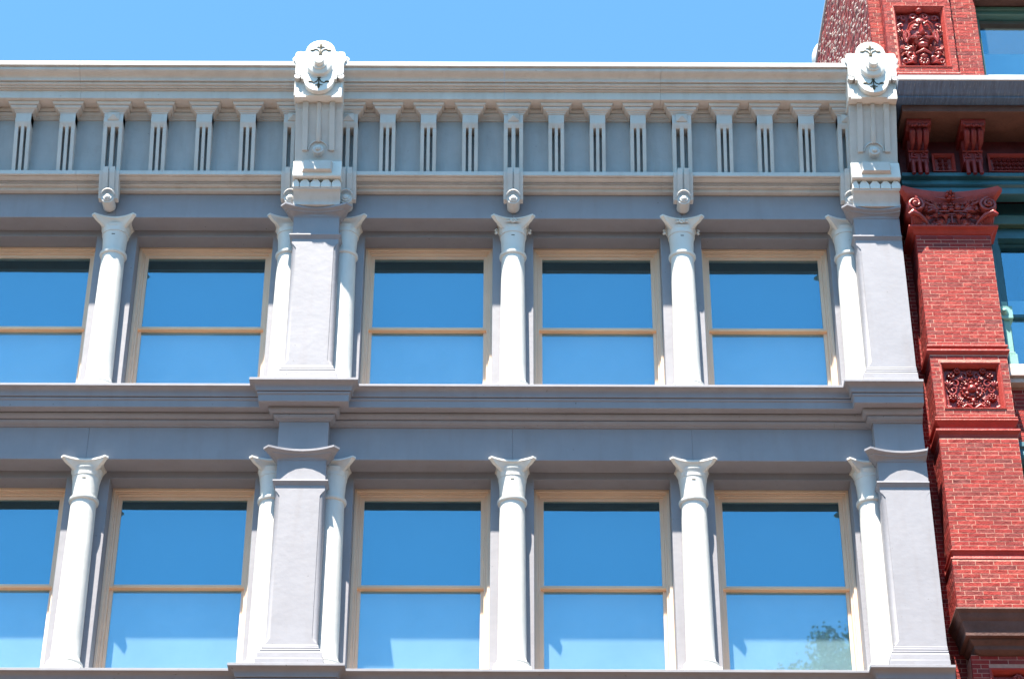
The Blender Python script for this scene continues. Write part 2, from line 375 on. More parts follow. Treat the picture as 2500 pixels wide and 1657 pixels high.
def pier(cx, right, zs, zb, upper):
    xr = XR if right else 99
    def clampx(m):
        m.v = [(min(p[0], xr), p[1], p[2]) for p in m.v]; return m
    zf = zb - .43                            # fillet under the neck
    h = .318; q = .062; yb, yf = .32, -.15
    lo, hi = zs + .50, zf - .17
    def sect(c, z):                          # plan section, c = size of the rounded corner recess
        pts = [(cx - h, yb, z), (cx - h, yf + c * 1.35, z)]
        for i in range(7):
            a = i / 6 * math.pi / 2
            pts.append((cx - h + c * (1 - math.cos(a)) * .92 + .0 + (.0 if i else 0), yf + c * 1.35 - c * 1.35 * math.sin(a) * .86 - (0), z))
        pts += [(cx - h + c, yf + c * .18, z), (cx - h + c * 1.02, yf, z)]
        ml = list(pts)
        mr = [(2 * cx - x, y, zz) for x, y, zz in reversed(pts)]
        return ml + mr
    levels = [(.004, zs + .40), (.004, lo - .06), (.03, lo - .03), (q, lo + .02), (q, hi - .02), (.03, hi + .03), (.004, hi + .06), (.004, zf)]
    m = MB().loft([sect(c, z) for c, z in levels])
    if right:
        # flush right edge: face carries straight on to the party line
        m.v = [(x if x < cx else (cx + (x - cx) * 1.0), y, z) for x, y, z in m.v]
        m.box(cx + .2, XR - .001, yf + .0015, yb, zs + .35, zf)
    p = clampx(m).build('pier', GREY, bld, smooth=24)
    # base mouldings
    R_ = XR + .0 if right else cx
    def run(prof, name, par=p, mt=GREY, sm=28):
        path = [(cx - h, WY), (cx - h, yf)] + ([(XR, yf)] if right else [(cx + h, yf), (cx + h, WY)])
        return MB().sweep(path, prof, back=-.1).build(name, mt, par, smooth=sm, bevel=.003)
    b = zs
    run([(.0, b + .425), (.02, b + .42), (.024, b + .405), (.020, b + .395), (.028, b + .392), (.030, b + .372), (.024, b + .36), (.046, b + .352),
         (.050, b + .335), (.044, b + .322), (.050, b + .316), (.054, b + .306), (.058, b + .298)], 'pier_base')
    run([(.078, b + .292), (.080, b + .21), (.084, b + .205)], 'pier_base')
    run([(.100, b + .20), (.100, b - .003)], 'pier_base')
    # fillet, neck, concave capital
    run([(.0, zf + .035), (.034, zf + .03), (.036, zf + .008), (.028, zf + .002), (.022, zf - .008), (.008, zf - .028), (0, zf - .04)], 'necking')
    n = MB().box(cx - h + .004, XR - .001 if right else cx + h - .004, yf + .004, WY, zf + .02, zb - .09).build('pier_neck', GREY, p, bevel=.005)
    rings = []
    for w_, cc, z in [(.325, .0, -.10), (.330, .0, -.088), (.332, .004, -.082), (.350, .020, -.070), (.372, .040, -.056), (.400, .058, -.046), (.412, .066, -.044),
                      (.420, .070, -.030), (.446, .090, -.022), (.452, .094, -.020), (.478, .105, -.010), (.486, .110, -.006), (.486, .110, .022)]:
        pts = []
        ch = .03 + (w_ - .325) * .25; u1 = w_ - ch
        cyp = yf + .325 - max(0, (w_ - .35)) * .18                       # centre so that the front of the neck lies on the pier face
        for k in range(3):                    # left, front, right sides
            for i in range(9):
                u = -u1 + 2 * u1 * i / 8; d = w_ - cc * (1 - (u / u1) ** 2)
                if k == 0: pts.append((cx - d, cyp - u, zb + z))
                elif k == 1: pts.append((cx + u, cyp - d, zb + z))
                else: pts.append((cx + d, cyp + u, zb + z))
        rings.append(pts)
    m = MB().loft(rings); clampx(m).build('pier_capital', GREY, p, smooth=30)

def window(a, b, z0, z1, n, upper):
    loc = ((a + b) / 2, .55, z0)
    def fr(x0, x1, zb_, zt_, wd, y0, y1, bot=0):   # rectangular ring of four mitred rails
        m = MB()
        P = [(x0, zb_), (x1, zb_), (x1, zt_), (x0, zt_)]
        Q = [(x0 + wd, zb_ + bot), (x1 - wd, zb_ + bot), (x1 - wd, zt_ - wd), (x0 + wd, zt_ - wd)]
        vs = [(x, y0, z) for x, z in P] + [(x, y0, z) for x, z in Q] + [(x, y1, z) for x, z in P] + [(x, y1, z) for x, z in Q]
        fs = []
        for i in range(4):
            j = (i + 1) % 4
            fs += [(i, j, j + 4, i + 4), (i + 8, i + 12, j + 12, j + 8), (i + 4, j + 4, j + 12, i + 12), (i, i + 8, j + 8, j)]
        return m.add(vs, fs)
    zb_ = z0 - .004
    m = fr(a + .001, b - .001, zb_, z1 - .001, .036, .555, .80, .03)
    f = m.build('window', CREAM, bld, loc=None, bevel=.004)
    a1, b1, t1 = a + .038, b - .038, z1 - .038
    fr(a1 - .001, b1 + .001, zb_, t1, .018, .582, .79, .03).build('frame_moulding', CREAM, f, bevel=.003)
    fr(a1 + .018, b1 - .018, zb_, t1 - .019, .024, .600, .78, .03).build('inner_frame', CREAM, f, bevel=.004)
    a2, b2, t2 = a1 + .043, b1 - .043, t1 - .044
    zm = z0 + (1.545 if upper else 1.635)
    s = fr(a2, b2, zm, t2 - .001, .046, .632, .672, .028).build('upper_sash', CREAM, f, bevel=.003)
    MB().box(a2 + .04, b2 - .04, .652, .658, zm + .02, t2 - .04).build('pane', GLASS, s)
    s = fr(a2, b2, zb_ + .03, zm + .026, .042, .676, .722, .07)
    s = s.build('lower_sash', CREAM, f, bevel=.003)
    MB().box(a2 + .035, b2 - .035, .700, .706, zb_ + .08, zm - .012).build('pane', GLASSLOW, s)
    # meeting rail: a wider ledge whose underside shows
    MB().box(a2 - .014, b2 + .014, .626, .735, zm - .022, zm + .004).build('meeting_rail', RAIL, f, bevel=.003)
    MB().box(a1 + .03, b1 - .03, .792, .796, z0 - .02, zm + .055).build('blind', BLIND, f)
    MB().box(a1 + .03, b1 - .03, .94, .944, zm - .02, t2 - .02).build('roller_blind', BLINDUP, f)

m = MB().box(XL, XR - .01, .80, .93 + .5, GZ, 12.2)
m.build('lower_wall', GREY, bld)
MB().box(XL, XR - .02, 1.6, 12, GZ, 20.9).build('interior_core', DARKIN, bld)
storey(UP, True); storey(LO, False)

# ---- top cornice
PAN = -.32; FWD = .13; DZ = -.108
MB().prism_x([(.4, 20.02), (-.18, 20.02), (-.18, 20.1), (PAN, 21.05), (PAN, 21.2), (.4, 21.2)], XL, XR - .002).build('frieze_panel', PANEL, bld)
band = [(.30, 20.125), (.302, 20.06), (.285, 20.054), (.262, 20.060), (.258, 20.048), (.225, 20.034), (.185, 20.034), (.150, 20.046), (.142, 20.046),
        (.142, 20.004), (.134, 19.998), (.086, 20.004), (.080, 19.992), (.078, 19.955), (.07, 19.950), (0, 19.950)]
top = [(.76, 21.675), (.80, 21.67), (.803, 21.60), (.792, 21.592), (.768, 21.596), (.764, 21.578), (.768, 21.566), (.762, 21.545), (.742, 21.527), (.712, 21.517), (.685, 21.510),
       (.664, 21.496), (.652, 21.474), (.648, 21.446), (.628, 21.446), (.628, 21.456), (.616, 21.456), (.614, 21.424), (.604, 21.412), (.585, 21.410), (.575, 21.412), (.572, 21.392), (.550, 21.388), (.550, 21.396), (.540, 21.396),
       (.538, 21.378), (.505, 21.374), (.500, 21.250), (.485, 21.243), (.30, 21.25)]
cut = [XL, -10.75, -6.02, -2.68, -.12, 2.06, XR]
for a, b in zip(cut[:-1], cut[1:]):
    MB().sweep([(a + .0015, 0), (b - .0015, 0)], [(o + FWD, z + DZ) for o, z in top], back=-.3).build('cornice', STONE, bld, smooth=28)
    MB().sweep([(a + .0015, 0), (b - .0015, 0)], band, back=-.1).build('frieze_moulding', STONE, bld, smooth=28)
BR = [(-13.0, 0), (-12.4, 0), (-11.8, 0), (-10.36, 1), (-9.80, 0), (-9.18, 0), (-8.56, 0), (-7.94, 1), (-7.40, 0), (-6.812, 0), (-6.196, 0), (-5.556, 1), (-4.922, 0), (-4.293, 0), (-3.683, 0), (-3.05, 1), (-2.288, 1), (-1.738, 0), (-1.17, 0), (-.59, 0),
      (.012, 1), (.607, 0), (1.181, 0), (1.744, 0), (2.352, 1), (2.947, 0), (3.509, 0), (4.084, 0), (4.655, 1)]
path = [(XL, PAN)]
for x, p in BR:
    hw = .134 if p else .109
    if abs(x + 3.05) < .01: path += [(x - hw, PAN), (x - hw, PAN - .15)]
    elif abs(x + 2.288) < .01: path += [(x + hw, PAN - .15), (x + hw, PAN)]
    else: path += [(x - hw, PAN), (x - hw, PAN - .15), (x + hw, PAN - .15), (x + hw, PAN)]
path = path[:-2] + [(XR, PAN - .15)]
bed = [(.107, 21.25), (.107, 21.226), (.096, 21.205), (.082, 21.196), (.055, 21.196), (.055, 21.187), (.074, 21.187), (.070, 21.166), (.050, 21.148), (.034, 21.143), (.034, 21.130), (.014, 21.118), (.012, 21.104), (0, 21.10)]
MB().sweep(path, [(o, z + DZ) for o, z in bed], back=-.03).build('bed_moulding', STONE, bld, smooth=18)
for x, p in BR:
    hw = .134 if p else .109
    gro = [(-hw, -hw + .054), (-.027, .027), (hw - .054, hw)] if p else [(-hw, -hw + .05), (-.022, .022), (hw - .05, hw)]
    side = [(-.10, 21.06), (-.472, 21.06), (-.472, 20.858), (-.464, 20.83), (-.450, 20.80), (-.436, 20.765), (-.428, 20.71), (-.27, 20.115), (-.10, 20.115)]
    m = MB().box(x - hw, x + hw, -.4735, -.2, 20.850, 21.055)
    m.prism_x([(-.2, 20.852), (-.4735, 20.852), (-.464, 20.828), (-.450, 20.805), (-.436, 20.785), (-.2, 20.765)], x - hw + .001, x + hw - .001)
    br = m.build('bracket', STONE, bld, bevel=.0035)
    for a, b in gro: MB().prism_x(side, x + a, x + b).build('fluted_strip', STONE, br, bevel=.0035)
    MB().prism_x([(-.1, 20.9), (-.31, 20.9), (-.19, 20.12), (-.1, 20.12)], x - hw + .01, x + hw - .01).build('strip_back', PANEL, br)
    if p:
        MB().box(x - .078, x + .078, -.488, -.47, 20.872, 20.997).frustum(x - .078, x + .078, 20.872, 20.997, -.488, -.535, (.078 - .002, .0624)).build('pyramid_stud', STONE, br)
        # pendant plate with slot and roundel hanging over the moulding
        q = MB().prism_x([(-.10, 20.10), (-.335, 20.10), (-.322, 20.04), (-.205, 19.74), (-.20, 19.72), (-.10, 19.72)], x - .135, x + .135)
        q.build('pendant', STONE, br, bevel=.004)
        for sx in (-1, 1):
            x0, x1 = (x + .010, x + .080) if sx > 0 else (x - .080, x - .010)
            MB().prism_x([(-.15, 20.15), (-.362, 20.15), (-.348, 20.05), (-.262, 19.83), (-.15, 19.83)], x0, x1).build('slotted_plate', STONE, br, bevel=.003)
        MB().prism_x([(-.12, 19.85), (-.255, 19.85), (-.222, 19.70), (-.12, 19.70)], x - .080, x + .080).build('slotted_plate', STONE, br, bevel=.003)
        MB().disc_y(x, 19.705, [(.088, -.02), (.088, -.228), (.083, -.235), (.06, -.237), (.058, -.252), (.045, -.258), (.040, -.258), (.034, -.272), (.018, -.280), (.002, -.282)], 28).build('roundel', STONE, br, smooth=35)
        arch = [(x + .094 * math.cos(t), -.245 - .04 * math.sin(t), 19.715 + .094 * math.sin(t) + .012) for t in [math.pi * (.10 + .80 * i / 10) for i in range(11)]]
        MB().tube(arch, .012, 6).build('arch_bead', STONE, br, smooth=60)

# ---- big consoles on the piers
def console(cx):
    h = .325
    O = -.87; HB = 20.999
    prof = [(0, 21.95), (-.715, 21.95), (-.715, 21.01), (-.712, 20.98), (-.69, 20.88), (-.55, 20.57), (-.47, 20.36), (-.42, 20.24), (-.40, 20.18), (0, 20.18)]
    c = MB().prism_x([(y, min(z, 21.55)) for y, z in prof], cx - h, cx + h).build('console', STONE, bld, bevel=.005)
    # top block with the cartouche plate
    MB().box(cx - h - .018, cx + h + .004, O, -.50, HB, 21.5).build('top_block', WHITE, c, bevel=.005)
    def H(v): return HB + .012 + (v - .082) * .93
    half = [(0, 1.07), (.055, 1.062), (.105, 1.04), (.15, 1.0), (.185, .945), (.20, .895), (.212, .845), (.25, .838), (.262, .85), (.30, .845), (.335, .835),
            (.348, .80), (.35, .76), (.366, .735), (.372, .70), (.36, .665), (.342, .65), (.335, .60), (.335, .43), (.318, .405), (.30, .40), (.292, .385), (.25, .385),
            (.246, .315), (.215, .315), (.205, .25), (.175, .18), (.13, .128), (.07, .095), (0, .082)]
    poly = [(cx + u, H(v)) for u, v in half] + [(cx - u, H(v)) for u, v in reversed(half[1:-1])]
    MB().prism_y(poly, O - .085, O - .004).build('cartouche', WHITE, c, bevel=.006)
    MB().box(cx - .19, cx + .19, O + .02, -.55, 21.45, 21.76).build('cartouche_backing', WHITE, c, bevel=.02)
    f = O - .085
    z0 = H(.535)
    MB().disc_y(cx, z0, [(.190, f + .002), (.190, f - .008), (.175, f - .012), (.170, f - .03), (.155, f - .055), (.12, f - .07), (.10, f - .074), (.096, f - .10), (.082, f - .104),
                         (.070, f - .106), (.068, f - .16), (.058, f - .172), (.01, f - .175)], 36).build('boss', WHITE, c, smooth=35)
    for sg, zc in ((1, H(.86)), (-1, H(.27))):    # fleurs, top and bottom; dark of the incised hollows put into the colour
        o = MB(); yy = f - .004
        o.ell((cx, yy, zc + sg * .085), (.020, .008, .045), 10, 6)
        o.tube([(cx, yy, zc - sg * .06), (cx, yy, zc + sg * .05)], .008, 6)
        for sx in (-1, 1):
            o.tube([(cx + sx * .004, yy, zc - sg * .05), (cx + sx * .03, yy, zc + sg * .01), (cx + sx * .07, yy, zc + sg * .03), (cx + sx * .11, yy, zc + sg * .012)], [.007, .008, .008, .005], 6)
            o.ell((cx + sx * .115, yy, zc + sg * .008), (.034, .008, .014), 8, 5)
            o.tube([(cx, yy, zc + sg * .045), (cx + sx * .035, yy, zc + sg * .072), (cx + sx * .055, yy, zc + sg * .066)], [.005, .007, .004], 6)
        o.ell((cx - .012, yy, zc - sg * .062), (.014, .009, .014), 8, 5); o.ell((cx + .012, yy, zc - sg * .062), (.014, .009, .014), 8, 5)
        o.build('fleur_ornament', DARKORN, c, smooth=60)
    for sx in (-1, 1):                              # side scrolls and corner rolls
        MB().disc_y(cx + sx * .30, H(.375), [(.045, O - .08), (.045, O - .0)], 18).build('side_roll', STONE, c, smooth=35)
        o = MB().tube(spiral(cx + sx * .35, O + .04, H(.80), .045, 1.3, math.pi / 2, -sx), [.011] * 26, 6)
        o.tube(spiral(cx + sx * .355, O + .12, H(.77), .04, 1.2, math.pi / 2, -sx), [.016] * 26, 6)
        o.build('ear_scroll', WHITE, c, smooth=50)
        o = MB().prism_y([(cx + sx * .318, H(.30)), (cx + sx * .318, H(.012)), (cx + sx * .17, H(.012)), (cx + sx * .18, H(.035)), (cx + sx * .205, H(.05)), (cx + sx * .225, H(.055)),
                          (cx + sx * .245, H(.09)), (cx + sx * .27, H(.12)), (cx + sx * .275, H(.17)), (cx + sx * .30, H(.23))], O - .03, O + .01)
        o.build('corner_leaf', WHITE, c, bevel=.004)
    # ribs on the shaft
    for u, w_ in ((-.185, .037), (.185, .037)):
        MB().prism_x([(-.50, 20.995), (-.752, 20.995), (-.735, 20.90), (-.592, 20.57), (-.495, 20.34), (-.38, 20.34)], cx + u - w_, cx + u + w_).build('flat_rib', STONE, c, bevel=.004)
    MB().tube([(cx, -.715, 20.995), (cx, -.60, 20.68), (cx, -.525, 20.49), (cx, -.515, 20.46)], [.036, .036, .036, .022], 14).build('round_rib', STONE, c, smooth=50)
    MB().disc_y(cx, 20.34, [(.078, -.40), (.078, -.51), (.07, -.523), (.04, -.527), (.034, -.55), (.018, -.56), (.002, -.561)], 28).build('roundel', STONE, c, smooth=35)
    MB().tube([(cx + .135 * math.cos(t), -.47 - .05 * math.sin(t), 20.36 + .12 * math.sin(t)) for t in [math.pi * i / 12 for i in range(13)]], .016, 6).build('arch_bead', STONE, c, smooth=60)
    # pyramid block, pointed teeth, concave foot
    MB().prism_x([(0, 20.185), (-.44, 20.185), (-.465, 19.94), (-.46, 19.915), (-.2, 19.91)], cx - h - .008, cx + h + .008).build('stud_block', WHITE, c, bevel=.004)
    MB().frustum(cx - .215, cx + .215, 19.97, 20.155, -.435, -.525, (.03, .02)).build('stud', STONE, c)
    for k in range(5):
        x0 = cx - h + .005 + k * .146 - .0; x1 = x0 + .138
        x0, x1 = max(cx - h - .004, x0 - .06), min(cx + h + .004, x1 - .06)
        xm = (x0 + x1) / 2
        poly = [(x0, 19.775), (x1, 19.775), (x1, 19.845), (xm + (x1 - x0) * .18, 19.91), (xm - (x1 - x0) * .18, 19.91), (x0, 19.845)]
        MB().prism_y(poly, -.40, -.25).build('tooth', WHITE, c, bevel=.004)
    MB().prism_x([(0, 19.93), (-.335, 19.93), (-.335, 19.79), (-.385, 19.785), (-.385, 19.755), (-.36, 19.745), (-.345, 19.735), (-.325, 19.70), (-.298, 19.665), (-.278, 19.635), (-.268, 19.60), (-.268, 19.57), (0, 19.57)],
                 cx - h + .004, cx + h - .004).build('foot', STONE, c, smooth=28, bevel=.003)
console(-10.75); console(-2.68); console(4.985)
MB().box(XL, XR, .2, 12, 21.2, 21.35).build('roof', ROOF, bld)
MB().box(XL, XR - .001, -.1, .25, 21.2, 21.45).build('parapet', STONE, bld)

# ------------------------------------------------------------------ red brick building
bb = thing('brick_building', (6.5, 0, GZ), 'red brick building with terracotta capital, relief panels and teal window frames', 'building')
BX0, BX1, BY = 5.485, 6.50, -.20
CO, BL, JT = .0597, .2255, .0095
brick_meshes = {}
nbrick = [0]
def brick_obj(w_, d_, x, y, z, par):
    key = (round(w_, 3), round(d_, 3))
    if key not in brick_meshes:
        brick_meshes[key] = MB().box(-w_ / 2, w_ / 2, -d_ / 2, d_ / 2, 0, CO - JT).mesh('brick', BRICK)
    nbrick[0] += 1
    return link('brick', brick_meshes[key], par, (x, y, z))
def courses(x0, x1, z0, z1):
    n = max(1, round((z1 - z0) / CO)); out = []
    for r in range(n):
        z = z0 + r * CO
        off = 0 if r % 2 else BL / 2
        if r % 6 == 5: off = BL * .28
        x = x0 - (BL - off if off else 0)
        while x < x1 - .02:
            a, b = max(x, x0), min(x + BL - JT, x1)
            if b - a > .03: out.append((a, b, z))
            x += BL
    return out
def field(x0, x1, z0, z1, y, par, objs=True, holes=()):
    """brick facing on a front plane at y, proud of its mortar bed"""
    m = MB()
    for a, b, z in courses(x0, x1, z0, z1):
        segs = [(a, b)]
        for hx0, hx1, hz0, hz1 in holes:
            if z + CO > hz0 and z < hz1:
                s2 = []
                for p, q in segs:
                    if q <= hx0 or p >= hx1: s2.append((p, q)); continue
                    if p < hx0 - .03: s2.append((p, hx0))
                    if q > hx1 + .03: s2.append((hx1, q))
                segs = s2
        for p, q in segs:
            dy = random.uniform(-.0012, .0008)
            if objs and nbrick[0] < 300: brick_obj(round(q - p, 2) - .001, .05, (p + q) / 2, y + .025 + dy, z, par)
            else: m.box(p, q, y + dy, y + .05, z, z + CO - JT)
    if m.v:
        o = m.build('brick', BRICKI, par); o['kind'] = 'stuff'
def sidefield(x, y0, y1, z0, z1, par, mt=BRICKI):
    m = MB()
    for a, b, z in courses(y0, y1, z0, z1):
        dx = random.uniform(-.0012, .0008)
        m.box(x + dx, x + .04, a, b, z, z + CO - JT)
    o = m.build('brick', mt, par); o['kind'] = 'stuff'; return o
# recessed wall next to the grey building
rw = MB().box(5.27, 5.64, .2825, .9, 9.5, 20.6).build('recess_wall', MORTAR, bb)
field(5.31, 5.60, 12.05, 20.4, .28, rw, objs=False)
# pilaster core and its faces
def core(z0, z1, y=BY, x0=BX0, x1=BX1, name='pilaster', hole=None):
    if hole: return MB().holed(x0 + .0025, x1 - .0025, z0, z1, y + .0012, .6, hole).build(name, MORTAR, bb)
    return MB().box(x0 + .0025, x1 - .0025, y + .0012, .6, z0, z1).build(name, MORTAR, bb)
p1 = core(17.32, 19.24); field(BX0, BX1, 17.328, 19.12, BY, p1); sidefield(BX0, BY + .0, .28, 17.328, 19.12, p1)
p2 = core(14.27, 15.90); field(BX0, BX1, 14.275, 15.88, BY, p2); sidefield(BX0, BY, .28, 14.275, 15.88, p2)
p3 = core(16.20, 17.19, hole=(5.605, 6.395, 16.345, 17.055)); field(BX0, BX1, 16.215, 17.17, BY, p3, holes=[(5.60, 6.40, 16.34, 17.06)]); sidefield(BX0, BY, .28, 16.215, 17.17, p3)
p4 = core(13.36, 14.12, BY - .03, BX0 - .02, BX1 + .02); field(BX0 - .02, BX1 + .02, 13.385, 14.10, BY - .03, p4); sidefield(BX0 - .02, BY - .03, .28, 13.385, 14.10, p4)
def bmould(prof, name='brick_moulding', mt=TERRAL, x0=BX0, x1=BX1, y=BY, par=bb, yb=.28):
    return MB().sweep([(x0, yb), (x0, y), (x1, y), (x1, yb)], prof, back=-.05).build(name, mt, par, smooth=28, bevel=.002)
bmould([(.0, 17.335), (.022, 17.33), (.026, 17.305), (.018, 17.295), (.006, 17.285), (-.004, 17.262), (.012, 17.255), (.034, 17.25), (.038, 17.225), (.028, 17.205), (.010, 17.19), (0, 17.18)])
bmould([(.0, 16.215), (.022, 16.212), (.026, 16.195), (.010, 16.185), (.026, 16.175), (.03, 16.155), (.012, 16.14), (-.03, 16.08), (-.02, 16.04), (.012, 16.028), (.034, 16.022), (.038, 15.995),
        (.022, 15.975), (.0, 15.955), (-.02, 15.88)])
bmould([(.0, 14.275), (.02, 14.272), (.022, 14.255), (.008, 14.245), (-.012, 14.20), (.0, 14.16), (.03, 14.15), (.036, 14.13), (.028, 14.112), (.0, 14.10)])
bmould([(.0, 19.14), (-.003, 18.97), (0, 18.95)], 'necking_band', TERRA)
bmould([(.0, 19.24), (.098, 19.235), (.102, 19.21), (.09, 19.20), (.06, 19.19), (.035, 19.165), (.02, 19.14), (.0, 19.13)], 'astragal', TERRAL)

def panel_frame(x0, x1, z0, z1, y, par, wd=.055, dep=.10):
    m = MB()
    P = [(x0, z0), (x1, z0), (x1, z1), (x0, z1)]; cxx, czz = (x0 + x1) / 2, (z0 + z1) / 2
    def ins(k): return [(x + (k if x < cxx else -k), z + (k if z < czz else -k)) for x, z in P]
    lv = [(P, y + .02), (P, y - .012), (ins(.010), y - .014), (ins(.014), y - .004), (ins(.022), y - .004), (ins(wd), y + dep * .55), (ins(wd), y + dep)]
    for (A, ya), (B, yb_) in zip(lv[:-1], lv[1:]):
        vs = [(x, ya, z) for x, z in A] + [(x, yb_, z) for x, z in B]
        m.add(vs, [(i, (i + 1) % 4, (i + 1) % 4 + 4, i + 4) for i in range(4)])
    o = m.build('panel_frame', TERRAL, par)
    MB().box(x0 + wd - .01, x1 - wd + .01, y + dep, y + dep + .02, z0 + wd - .01, z1 - wd + .01).build('panel_back', TERRA, par)
    return o
def rosette(m, x, y, z, r, n=6, th=.03):
    for k in range(n):
        a = 2 * math.pi * k / n + .3
        m.ell((x + .6 * r * math.cos(a), y, z + .6 * r * math.sin(a)), (.36 * r, th, .36 * r), 8, 5)
    m.ell((x, y - th * .5, z), (.28 * r, th, .28 * r), 8, 5)
def leafspray(m, x, y, z, ang, ln, w_, n=5, th=.02):
    for k in range(n):
        a = ang + (k - (n - 1) / 2) * .38
        p = [(x, y, z), (x + .5 * ln * math.cos(a), y - th * 1.6, z + .5 * ln * math.sin(a)), (x + ln * math.cos(a), y - th * .4, z + ln * math.sin(a))]
        m.tube(p, [w_ * .4, w_, w_ * .35], 6)
# flower panel on the pilaster
pf = panel_frame(5.60, 6.40, 16.34, 17.06, BY, p3)
m = MB(); cx, cz, y = 6.0, 16.69, BY + .085
m.disc_y(cx, cz, [(.155, y + .02), (.155, y - .01), (.14, y - .02), (.125, y - .005), (.06, y - .01), (.05, y - .05), (.03, y - .07), (.002, y - .075)], 26)
for k in range(22):
    a = 2 * math.pi * k / 22; m.ell((cx + .15 * math.cos(a), y - .022, cz + .15 * math.sin(a)), (.013, .015, .013), 6, 4)
for k in range(8):
    a = 2 * math.pi * k / 8; m.ell((cx + .095 * math.cos(a), y - .015, cz + .095 * math.sin(a)), (.03, .02, .03), 7, 4)
for sx in (-1, 1):
    for u, v, r in ((.255, .21, .062), (.17, .275, .05), (.26, -.13, .062), (.17, -.235, .058)):
        rosette(m, cx + sx * u, y - .015, cz + v, r, 7)
    m.tube(spiral(cx + sx * .215, y, cz + .09, .075, 1.2, 0 if sx > 0 else math.pi, sx, .02), [.013] * 26, 6)
    m.tube(spiral(cx + sx * .245, y, cz - .015, .065, 1.2, math.pi, -sx, .02), [.013] * 26, 6)
    m.tube(spiral(cx + sx * .10, y, cz + .20, .06, 1.1, math.pi / 2, sx, .02), [.012] * 26, 6)
    m.tube([(cx + sx * .02, y, cz - .28), (cx + sx * .09, y - .03, cz - .25), (cx + sx * .19, y - .01, cz - .30)], [.02, .025, .01], 6)
    leafspray(m, cx + sx * .31, y, cz + .02, math.pi / 2 + sx * .2, .12, .016, 4); leafspray(m, cx + sx * .30, y, cz - .25, -math.pi / 2 + sx * .5, .09, .014, 4)
    leafspray(m, cx + sx * .12, y, cz - .13, (-.5 if sx > 0 else math.pi + .5), .10, .014, 4)
    leafspray(m, cx + sx * .10, y, cz + .12, (.9 if sx > 0 else math.pi - .9), .10, .014, 3)
    for k in range(4): m.ell((cx + sx * (.05 + .035 * k), y - .01, cz - .19 - .012 * k), (.014, .018, .014), 6, 4)
rosette(m, cx, y - .01, cz + .25, .05); m.ell((cx, y - .02, cz - .19), (.03, .03, .05)); m.tube([(cx - .09, y - .02, cz - .235), (cx + .09, y - .02, cz - .235)], .013, 6)
m.build('flower_relief', TERRA, pf, smooth=60)

# capital with volutes and acanthus
cap = MB()
def cyr(w_, cc, z, dd):
    pts = []; c0 = (BX0 + BX1) / 2; u1 = w_ - .05
    for i in range(15):
        u = -u1 + 2 * u1 * i / 14; pts.append((c0 + u, BY - dd + cc * (1 - (u / u1) ** 2), z))
    pts += [(c0 + w_, BY - dd + .05, z), (c0 + w_ - cc * .6, BY + .25, z), (c0 + w_, .5, z), (c0 - w_, .5, z), (c0 - w_ + cc * .6, BY + .25, z), (c0 - w_, BY - dd + .05, z)]
    return pts
c0 = (BX0 + BX1) / 2
A = MB().loft([cyr(.60, .05, 19.60, .10), cyr(.61, .06, 19.64, .11), cyr(.63, .09, 19.655, .14), cyr(.65, .11, 19.69, .165), cyr(.675, .125, 19.71, .19), cyr(.705, .14, 19.75, .215), cyr(.712, .145, 19.80, .22), cyr(.70, .14, 19.815, .215)])
capo = A.build('capital', TERRAL, bb, smooth=32)
MB().loft([cyr(.515, .0, 19.20, .012), cyr(.52, .0, 19.35, .018), cyr(.56, .02, 19.52, .06), cyr(.59, .03, 19.62, .09)]).build('bell', TERRA, capo, smooth=40)
yv = BY - .16
for sx in (-1, 1):
    v = MB().tube(spiral(c0 + sx * .50, yv, 19.53, .118, 1.9, math.pi / 2, sx, .05, 40), [.028 - .012 * i / 39 for i in range(40)], 8)
    v.disc_y(c0 + sx * .50, 19.53, [(.115, .25), (.115, yv + .03), (.09, yv + .0), (.02, yv - .01)], 24)
    v.ell((c0 + sx * .50, yv - .05, 19.53), (.03, .03, .03))
    v.tube([(c0 + sx * .50, yv, 19.648), (c0 + sx * .36, yv + .05, 19.60), (c0 + sx * .22, yv + .085, 19.545), (c0 + sx * .10, yv + .10, 19.52)], [.03, .028, .022, .012], 8)
    v.build('volute', TERRA, capo, smooth=50)
    l = MB()
    l.tube([(c0 + sx * .30, BY - .03, 19.22), (c0 + sx * .37, BY - .08, 19.32), (c0 + sx * .46, BY - .13, 19.385), (c0 + sx * .55, BY - .17, 19.39), (c0 + sx * .60, BY - .17, 19.35)], [.02, .032, .04, .05, .03], 8)
    for k in range(6):
        t = k / 5; l.tube([(c0 + sx * (.36 + .18 * t), BY - .06 - .09 * t, 19.29 + .09 * t), (c0 + sx * (.40 + .10 * t), BY - .05, 19.26), (c0 + sx * (.42 + .07 * t), BY - .025, 19.22)], [.02, .022, .010], 6)
    l.tube([(c0 + sx * .54, BY - .14, 19.37), (c0 + sx * .53, BY - .03, 19.28), (c0 + sx * .51, BY - .01, 19.20)], [.03, .03, .02], 6)
    l.build('acanthus_leaf', TERRA, capo, smooth=50)
o = MB()
for k in range(13):
    x = c0 + (k - 6) * .048; o.ell((x, BY - .075, 19.605), (.021, .02, .018), 7, 4)
for k, u in enumerate((-.09, .09)): o.ell((c0 + u, BY - .09, 19.525), (.045, .045, .045), 10, 7)
o.ell((c0, BY - .08, 19.50), (.05, .035, .03)); o.ell((c0, BY - .08, 19.545), (.05, .03, .018))
o.tube([(c0 - .42, BY - .05, 19.455), (c0 - .2, BY - .055, 19.44), (c0, BY - .06, 19.445), (c0 + .2, BY - .055, 19.44), (c0 + .42, BY - .05, 19.455)], .014, 6)
o.tube([(c0 - .36, BY - .045, 19.42), (c0 + .36, BY - .045, 19.42)], .010, 6)
